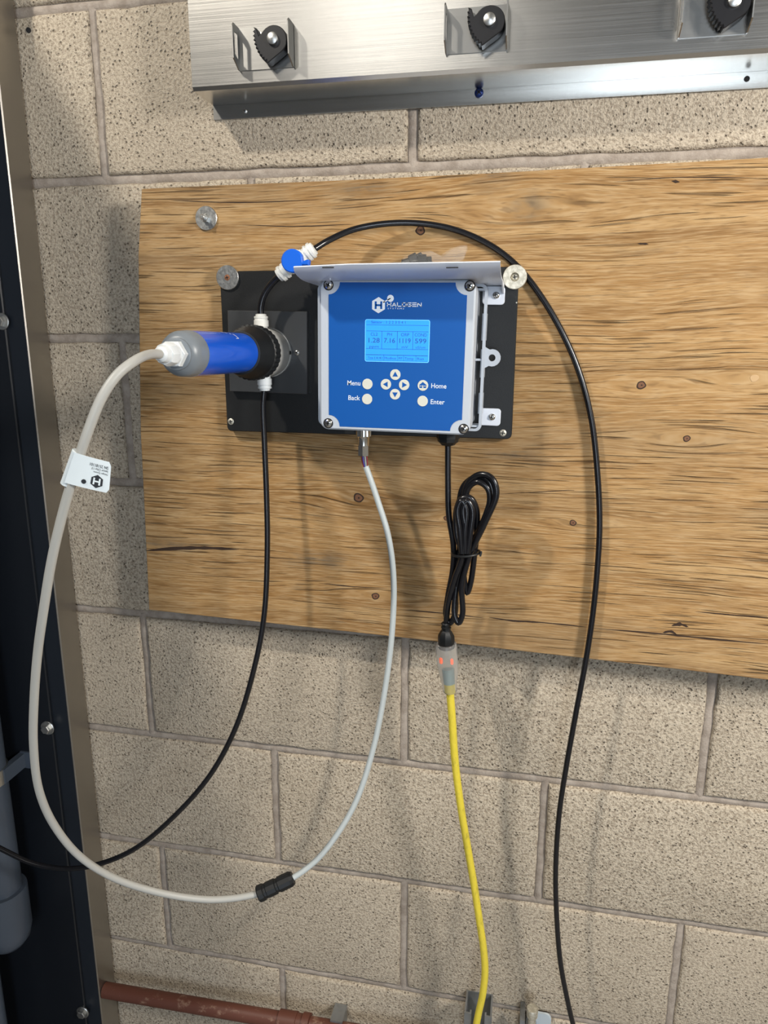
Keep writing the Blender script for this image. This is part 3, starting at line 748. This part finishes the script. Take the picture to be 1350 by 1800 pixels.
MB().lathe(c0, dc, [(0, KR+.0005), (dc.length, KR+.0005)], 16).build('sticker_wrap', M_paper, flag)
def flag_pt(q): 
    u, _, v_ = q; r = flag_uv(u, v_); return (r.x, r.y+.0008+.0012*math.sin(u*3.1), r.z)
mb = MB(flag_pt)
hc = (.72, .70)
mb.add([(hc[0]+.155*math.cos(math.radians(30+60*k)), 0, hc[1]+.215*math.sin(math.radians(30+60*k))) for k in range(6)], [tuple(range(6))])
def fl_box(u0, u1, v0, v1, mi=0): mb.add([(u0, 0, v0), (u1, 0, v0), (u1, 0, v1), (u0, 0, v1)], [(0, 1, 2, 3)], mi)
mb2 = MB(lambda q: (lambda r: (r[0], r[1]+.0002, r[2]))(flag_pt(q)))
for s_ in (-1, 1): mb2.add([(hc[0]+s_*.065+d_*.02, 0, hc[1]+e) for d_, e in ((-1, -.11), (1, -.11), (1, .11), (-1, .11))], [(0, 1, 2, 3)])
mb2.add([(hc[0]+d_*.065, 0, hc[1]+e*.025) for d_, e in ((-1, -1), (1, -1), (1, 1), (-1, 1))], [(0, 1, 2, 3)])
mb.add([(.43+.058*math.cos(k*.5236), 0, .80+.075*math.sin(k*.5236)) for k in range(12)], [tuple(range(12))])
flip = lambda q: flag_pt((.95-q[0], 0, q[2]))
mbt = MB(flag_pt)
for st, v_, h_, wd in (('SN 25181101', .20, .095, .46), ('Sensor Chlor 1.0', .32, .075, .40), ('Halogen Systems', .42, .055, .34)):
    v, f = text2d(st, h_); lo, hi = min(q[0] for q in v), max(q[0] for q in v)
    mbt.add([(.95-(q[0]-lo)/(hi-lo)*wd, 0, v_-h_*.5+q[1]) for q in v], f)     # the flag hangs upside down
mb.build('flag_mark', M_ink, flag); mb2.build('flag_letter', M_paper, flag); mbt.build('flag_print', M_ink, flag)

# ------------------------------------------------------------------ coiled black power cord
pc = thing('power_cord', 'coiled black power cord tied in a bundle under the controller', 'cord')
CRR = .0036
seq = [(787.5, 784, .098), (787.5, 850, .098), (789, 905, .097), (797, 958, .094), (796, 1000, .088), (787, 1050, .084), (784, 1082, .083), (791, 1095, .084), (799, 1082, .087), (803, 1030, .092), (820, 975, .098), (845, 925, .104), (866, 875, .108), (858, 845, .108), (836, 839, .104), (814, 856, .098), (806, 905, .094), (808, 965, .090),
       (802, 1030, .092), (799, 1080, .094), (806, 1095, .095), (813, 1080, .096), (812, 1030, .098), (826, 975, .104), (852, 920, .112), (873, 866, .115), (864, 840, .114), (844, 834, .110), (822, 850, .104), (813, 900, .100), (815, 962, .096),
       (816, 1020, .090), (821, 1042, .088), (827, 1026, .089), (834, 975, .094), (838, 930, .100), (837, 893, .104), (826, 875, .106), (811, 877, .106), (802, 900, .106), (803, 940, .106), (812, 975, .106), (800, 1015, .100), (789, 1055, .092), (785, 1085, .086), (784, 1100, .084)]
MB().tube([at(*q) for q in seq], CRR, 12, 6).build('cord', M_tube, pc)
for px, lo in ((812, 908), (822, 930)):
    MB().tube([at(812+(px-812)*.2, 972, .110), at(px-4, 930, .112), at(px-8, 895, .112), at(px-1, 880, .112), at(px+8, 895, .112), at(px+5, 935, .112), at(818+(px-812)*.4, 972, .110)], CRR, 12, 5).build('cord_loop', M_tube, pc)
MB().tube([at(*q) for q in ((826, 972, .104), (846, 925, .107), (861, 880, .110), (857, 858, .111), (840, 847, .110), (824, 857, .106), (817, 890, .102), (818, 960, .100))], CRR, 12, 6).build('cord_loop', M_tube, pc)
tc = Vector(at(819, 972, .098))
ring = [(tc.x+.0165*math.cos(a), tc.y+.0150*math.sin(a), tc.z+.002*math.cos(a)) for a in [2*math.pi*i/20 for i in range(21)]]
MB().tube(ring, .0016, 8, 2).build('wire_tie', M_blackmat, pc)
p = at(841, 974, .104); MB().tube([p, at(846, 970, .106), at(844, 978, .107)], .0012, 6, 3).build('tie_end', M_blackmat, pc)
p0, p1 = Vector(at(784, 1094, .085)), Vector(at(784.5, 1139, .083)); dq = p1-p0; LQ = dq.length
pg = MB().lathe(p0, dq, [(0, .0052), (.04*LQ, .0062), (.08*LQ, .0062), (.10*LQ, .0052), (.15*LQ, .0052), (.17*LQ, .0064), (.22*LQ, .0064), (.24*LQ, .0055), (.30*LQ, .0058), (.34*LQ, .0072), (.50*LQ, .0102), (.62*LQ, .0106), (.90*LQ, .0102), (LQ, .0085)], 8)
pg.build('plug', M_blackmat, pc, 25)

# ------------------------------------------------------------------ yellow extension cord
ec = thing('extension_cord', 'yellow extension cord with clear lighted socket hanging down the block wall', 'cord')
s0, s1 = Vector(at(784, 1131, .083)), Vector(at(791, 1216, .079)); dq = s1-s0; LQ = dq.length
sk = MB().lathe(s0, dq, [(0, .0125), (.03*LQ, .0136), (.42*LQ, .0136), (.62*LQ, .0122), (.80*LQ, .0098), (.97*LQ, .0092), (LQ, .0080)], 28).build('socket', M_clear, ec, 30, 'clear lighted socket')
mm = s0+dq*.30
for sgn, rr in ((-1, .0024), (1, .0019)): MB().lathe(mm+Vector((sgn*.0065, .0080, 0)), dq, [(-.004, rr*.4), (-.0025, rr), (.0030, rr), (.0045, rr*.4)], 10).build('pilot_light', M_glow, sk, label='glowing orange pilot light')
MB().lathe(s0+dq*.50, dq, [(0, .0060), (.022, .0055)], 12).build('contact_block', newmat('socket_core', (.25, .36, .36), .4), sk)
ep = [tuple(s0+dq*.74), at(791, 1216, .0785), at(794.5, 1260, .077), at(800, 1340, .074), at(811, 1425, .072), at(822, 1490, .070), at(834, 1560, .069), at(843, 1620, .068), at(850, 1668, .067), at(852.5, 1706, .066), at(849, 1745, .066), at(841, 1782, .066), at(833, 1830, .066), at(834, 1900, .066)]
lastp = ep[-1]; ep += [(lastp[0], .07, lastp[2]-.15), (lastp[0]+.02, .08, FL+.06), (lastp[0]+.08, .11, FL+.0058), (lastp[0]+.25, .14, FL+.0052)]
MB().tube(ep, .0051, 14, 6).build('cord', M_yellow, ec)

# ------------------------------------------------------------------ steel broom rack at the top
RF = .058; rx0, rx1 = .1545, 1.16; rz0, rz1 = -.1224, .045
rack = thing('broom_rack', 'long stainless steel tool holder rail across the top of the wall', 'rack')
th = .0016
mb = MB()
prof = [(0.001, -.1405), (.001, rz0+.002), (.003, rz0), (RF-.002, rz0), (RF, rz0+.002), (RF, rz1-.002), (RF-.002, rz1), (.003, rz1), (.001, rz1+.002), (.001, rz1+.02)]
rows = [[(x, t, z) for x in (rx0+.0015, .4, .65, .9, rx1)] for t, z in prof]
mb.sheet(rows, -th)
mb.build('housing', M_steel, rack, 30)
def clip(px, py):
    c_ = at(px, py, RF+.016); cx_ = c_[0]-.0135; cz_ = c_[2]-.0015
    m2 = MB(); t0 = RF+.0016
    m2.box(cx_-.034, cx_+.032, t0, t0+.0012, cz_-.0220, cz_+.0215)
    br = m2
    for sx_, x_ in ((-1, cx_-.034), (1, cx_+.032)):
        pl = [(t0, cz_-.0220), (t0+.005, cz_-.0225), (t0+.020, cz_-.0145), (t0+.0205, cz_+.018), (t0+.017, cz_+.0215), (t0, cz_+.0215)]
        hole = [(t0+.007, cz_-.012), (t0+.0155, cz_-.009), (t0+.0155, cz_+.013), (t0+.007, cz_+.014)]
        w0 = MB(); w0.prism([(z, t) for t, z in pl], 0, .0012, 0, [[(z, t) for t, z in hole]] if sx_ < 0 else [])
        m2.add([(x_+(t if sx_ < 0 else -t), z, x) for x, t, z in w0.v], w0.f)
    b_ = m2.build('clip_bracket', M_clip, rack, 25)
    for dx in (-.006, .017): MB().lathe((cx_+dx, t0+.0012, cz_+.0125), (0, 1, 0), [(0, .0035), (.0015, .0033), (.0022, .0015)], 12).build('rivet', M_zinc, b_)
    # ribbed rubber cam
    rc = (c_[0], c_[2]); pts = []
    body = [(rc[0]+.0160*math.cos(math.radians(a)), rc[1]-.001+.0150*math.sin(math.radians(a))) for a in range(-60, 151, 15)]
    ser = []
    n = 11
    for i in range(n):
        f_ = i/(n-1); a = math.radians(168+72*f_); R_ = .0345
        ccx, ccz = rc[0]+.0085, rc[1]+.0065
        x, z = ccx+R_*math.cos(a)*.93, ccz+R_*math.sin(a)
        ser.append((x, z)); x2, z2 = ccx+(R_-.0022)*math.cos(a+.055)*.93, ccz+(R_-.0022)*math.sin(a+.055); ser.append((x2, z2))
    out = body+[(rc[0]-.0165, rc[1]+.0045), (rc[0]-.0190, rc[1]+.0120)]+ser+[(rc[0]-.004, rc[1]-.0215)]
    cam_ = MB().prism(out, t0+.006, t0+.0185, .0008).build('cam', M_black, b_, 25)
    MB().lathe((rc[0], t0+.0012, rc[1]), (0, 1, 0), [(0, .0066), (.0188, .0066), (.0205, .0062), (.0215, .0045), (.0218, 0)], 24).build('rivet_pin', M_zinc, b_)
for q in ((482, 71), (861, 38), (1289, 5)): clip(*q)
p = at(842, 163, .004); mb = MB(); pan_head(mb, p[0], p[2], .0026, .0052, .0040); mb.build('screw', [M_bluescrew, M_dark], rack, label='blue screw head')
p = at(430, 195, .004); mb = MB(); pan_head(mb, p[0], p[2], .0026, .0026, .0014); mb.build('screw', [M_zinc, M_dark], rack)
p = at(1313, 138.5, .003); MB().prism(circ(p[0], p[2], .0030, 16), .001, .0029).build('hole', M_dark, rack)

# ------------------------------------------------------------------ clear bag of black parts behind the visor
bag = thing('plastic_bag', 'small clear plastic bag of black parts tucked behind the white visor', 'bag')
rows = []
top = [(703, 462), (712, 450), (735, 443), (757, 441), (775, 449), (792, 437), (812, 431), (821, 431)]
bot = [(703, 476), (712, 478), (735, 480), (757, 480), (775, 479), (792, 470), (806, 460), (815, 454)]
for j in range(6):
    v_ = j/5; rows.append([])
    for i, (a, b) in enumerate(zip(top, bot)):
        q = at(a[0]+(b[0]-a[0])*v_, a[1]+(b[1]-a[1])*v_, .066+.010*math.sin(v_*3)*math.sin(i*.45+.3)+random.uniform(-.002, .002)); rows[-1].append(q)
MB().sheet(rows, .0003).build('film', M_film, bag, 60)
rows2 = [[(q[0]+random.uniform(-.001, .001), .050+random.uniform(0, .003), q[2]+random.uniform(-.001, .001)) for q in r] for r in rows]
MB().sheet(rows2, .0003).build('film', M_film, bag, 60)
for px, py, rr in ((716, 461, .0075), (729, 455, .0085), (743, 453, .0085), (757, 458, .0075), (786, 463, .0065)):
    p = at(px, py, .060); MB().lathe((p[0]-.006, p[1], p[2]-.003), (random.uniform(.5, 1), random.uniform(-.3, .1), random.uniform(-.4, .5)), [(0, rr*.6), (.001, rr*.8), (.010, rr*.8), (.0105, rr*.5), (.016, rr*.5), (.0165, rr*.3)], 10).build('cable_part', M_blackmat, bag, 25)

# ------------------------------------------------------------------ steel framed navy equipment panel at the left
PX0 = -.1078
eq = thing('equipment_panel', 'dark navy equipment panel in a stainless steel frame along the left edge', 'panel')
MB().prism(rrect(PX0-.046, PX0, FL, CE-.35, .002, 3), .004, .0478, .0014).build('frame_post', M_post, eq)
MB().box(PX0-.046, PX0-.0016, .0478, .0490, FL+.02, CE-.37).build('frame_face', M_navyband, eq)
pz0 = -1.604
MB().prism(rrect(-.985, PX0-.0265, pz0, CE-.37, .003, 3), .036, .0545, .0015).build('panel', M_navy, eq)
MB().box(-.985, PX0-.05, .004, .036, pz0, pz0+.04).build('frame_rail', M_post, eq); MB().box(-.985, -.945, .004, .036, FL, CE-.37).build('frame_post', M_post, eq)
for px, py in ((83, 1280), (145, 1780), (2, 565)):
    p = at(px, py, .056); mb = MB().lathe((p[0], .0545, p[2]), (0, 1, 0), [(0, .0112), (.0016, .0112), (.0020, .0106), (.0020, .004)], 28)
    mb.lathe((p[0], .0562, p[2]), (0, 1, 0), [(0, .0074), (.0055, .0074), (.0064, .0064)], 6)
    mb.build('hex_bolt', M_zinc, eq, 20)
MB().prism(rrect(-.985, -.26, FL+.05, .30, .01, 3), .20, .64, .01).build('added_shade_box', M_dim, eq)  # unseen box, added to keep the high lamp off the left of the wall
MB().box(-.90, -.32, .0545, .20, -.9, -.85).box(-.90, -.32, .0545, .20, .10, .15).box(-.6, -.55, .0545, .2, -.85, .10).build('shade_box_bracket', M_galv, eq)  # added along with the unseen shading box, to carry it
# grey pipe on the panel with strap clamp
gp_ = thing('pipe', 'grey plastic pipe with rounded coupling strapped to the navy panel', 'pipe')
GX, GT, GR = -.2205, .103, .0300
MB().lathe((GX, GT, .9), (0, 0, -1), [(0, GR), (2.17, GR)], 40).build('pipe_length', M_pipe, gp_)
MB().lathe((GX, GT, -1.252), (0, 0, -1), [(0, GR+.001), (.0005, GR+.0062), (.004, GR+.0070), (.075, GR+.0068), (.092, GR+.003), (.104, GR-.006), (.111, GR-.018), (.113, 0)], 40).build('coupling', M_pipe, gp_, 30)
cz_ = -1.062
mb = MB().lathe((GX, GT, cz_), (0, 0, 1), [(0, GR), (0, GR+.0024), (.024, GR+.0024), (.024, GR)], 40)
mb.build('strap', M_zinc, gp_)
MB().box(GX+GR-.006, GX+GR+.004, .0545, GT, cz_+.0005, cz_+.0235).box(GX+GR-.004, GX+GR+.024, .0545, .0575, cz_-.002, cz_+.026).build('strap_arm', M_pipe, gp_)
p = at(3, 1735, .10)
cb = thing('conduit_stub', 'thin dull grey conduit end at the bottom left corner of the picture', 'conduit')
MB().lathe((p[0]-.0165, .10, FL), (0, 0, 1), [(0, .0125), (p[2]+.035-FL, .0125)], 20).lathe((p[0]-.0150, .10, FL), (0, 0, 1), [(0, .03), (.008, .03), (.01, .014)], 20).build('tube', M_pipe, cb)

# ------------------------------------------------------------------ pipe, strut and anchor along the bottom
bp = thing('painted_pipe', 'reddish brown painted pipe running along the wall at the bottom left', 'pipe')
MB().lathe((PX0+.001, .034, -1.4985), (1, 0, .026), [(0, .0125), (.345, .0125)], 28).build('pipe_length', M_brown, bp)
MB().lathe((.2085, .034, -1.4902), (1, 0, .026), [(0, .0130), (.0005, .0155), (.0300, .0155), (.0305, .0140), (.040, .0140), (.0405, .0165), (.052, .0165), (.0525, .013)], 28).build('coupling', M_brown, bp)
MB().lathe((.235, .034, -1.4895), (1, 0, .026), [(0, .0125), (.235, .0125), (.236, .0105)], 28).build('pipe_length', M_brown, bp)
MB().box(.295, .315, .0016, .034, -1.503, -1.472).build('pipe_hanger', M_galv, bp)
st_ = thing('strut_channel', 'galvanised steel strut channel standing against the wall behind the yellow cord', 'channel')
sx0, sx1 = .5092, .5502; szt = -1.401
w_ = .0025; o_ = MB()
outl = [(sx0, 0), (sx1, 0), (sx1, .041), (sx1-.0105, .041), (sx1-.0105, .034), (sx1-.0080, .034), (sx1-.0080, .0385), (sx1-w_, .0385), (sx1-w_, w_), (sx0+w_, w_), (sx0+w_, .0385), (sx0+.0080, .0385), (sx0+.0080, .034), (sx0+.0105, .034), (sx0+.0105, .041), (sx0, .041)]
n = len(outl)
o_.add([(x, t, FL) for x, t in outl]+[(x, t, szt) for x, t in outl], [tuple(range(n)), tuple(range(n, 2*n))]+[(i, (i+1) % n, (i+1) % n+n, i+n) for i in range(n)])
o_.build('channel', M_galv, st_, 20)
an = thing('anchor_stud', 'upright steel stud and clamp at the bottom edge beside the strut channel', 'stud')
p = at(936, 1772, .030)
MB().lathe((p[0], .030, p[2]-.045), (0, 0, 1), [(0, .0060), (.030, .0060), (.031, .0082), (.044, .0086), (.045, .0080)], 20).build('stud', M_zincw, an)
q = at(962, 1800, .03)
MB().prism(rrect(p[0]-.006, p[0]+.030, p[2]-.085, p[2]-.032, .008), .004, .0075).build('clamp_plate', newmat('pale_clamp', (.62, .70, .76), .4, .2), an)
MB().box(p[0]-.017, p[0]-.010, .0016, .034, p[2]-.070, p[2]-.022).build('clamp_jaw', M_galv, an)
MB().lathe((p[0]-.006, .030, p[2]-.052), (0, 0, 1), [(0, .012), (.010, .012)], 6).box(p[0]-.008, p[0]+.008, 0, .03, p[2]-.058, p[2]-.046).build('nut', M_galv, an)
MB().lathe((p[0], .030, FL), (0, 0, 1), [(0, .006), (p[2]-.045-FL, .006)], 16).build('rod', M_galv, an)

# ------------------------------------------------------------------ put each thing's origin at its base
bpy.context.view_layer.update()
for o in [q for q in COL.objects if q.parent is None and q.type in ('EMPTY', 'MESH')]:
    if o.get('kind') == 'structure': continue
    pts = []
    for q in [o]+list(o.children_recursive):
        if q.type == 'MESH': pts += [q.matrix_world @ Vector(c_) for c_ in q.bound_box]
    if not pts: continue
    lo = Vector([min(p[i] for p in pts) for i in range(3)]); hi = Vector([max(p[i] for p in pts) for i in range(3)])
    loc = Vector(((lo.x+hi.x)/2, (lo.y+hi.y)/2, lo.z))
    o.location = loc
    if o.type == 'MESH': o.data.transform(Matrix.Translation(-loc))
    for ch in o.children: ch.location = ch.location-loc
bpy.context.view_layer.update()
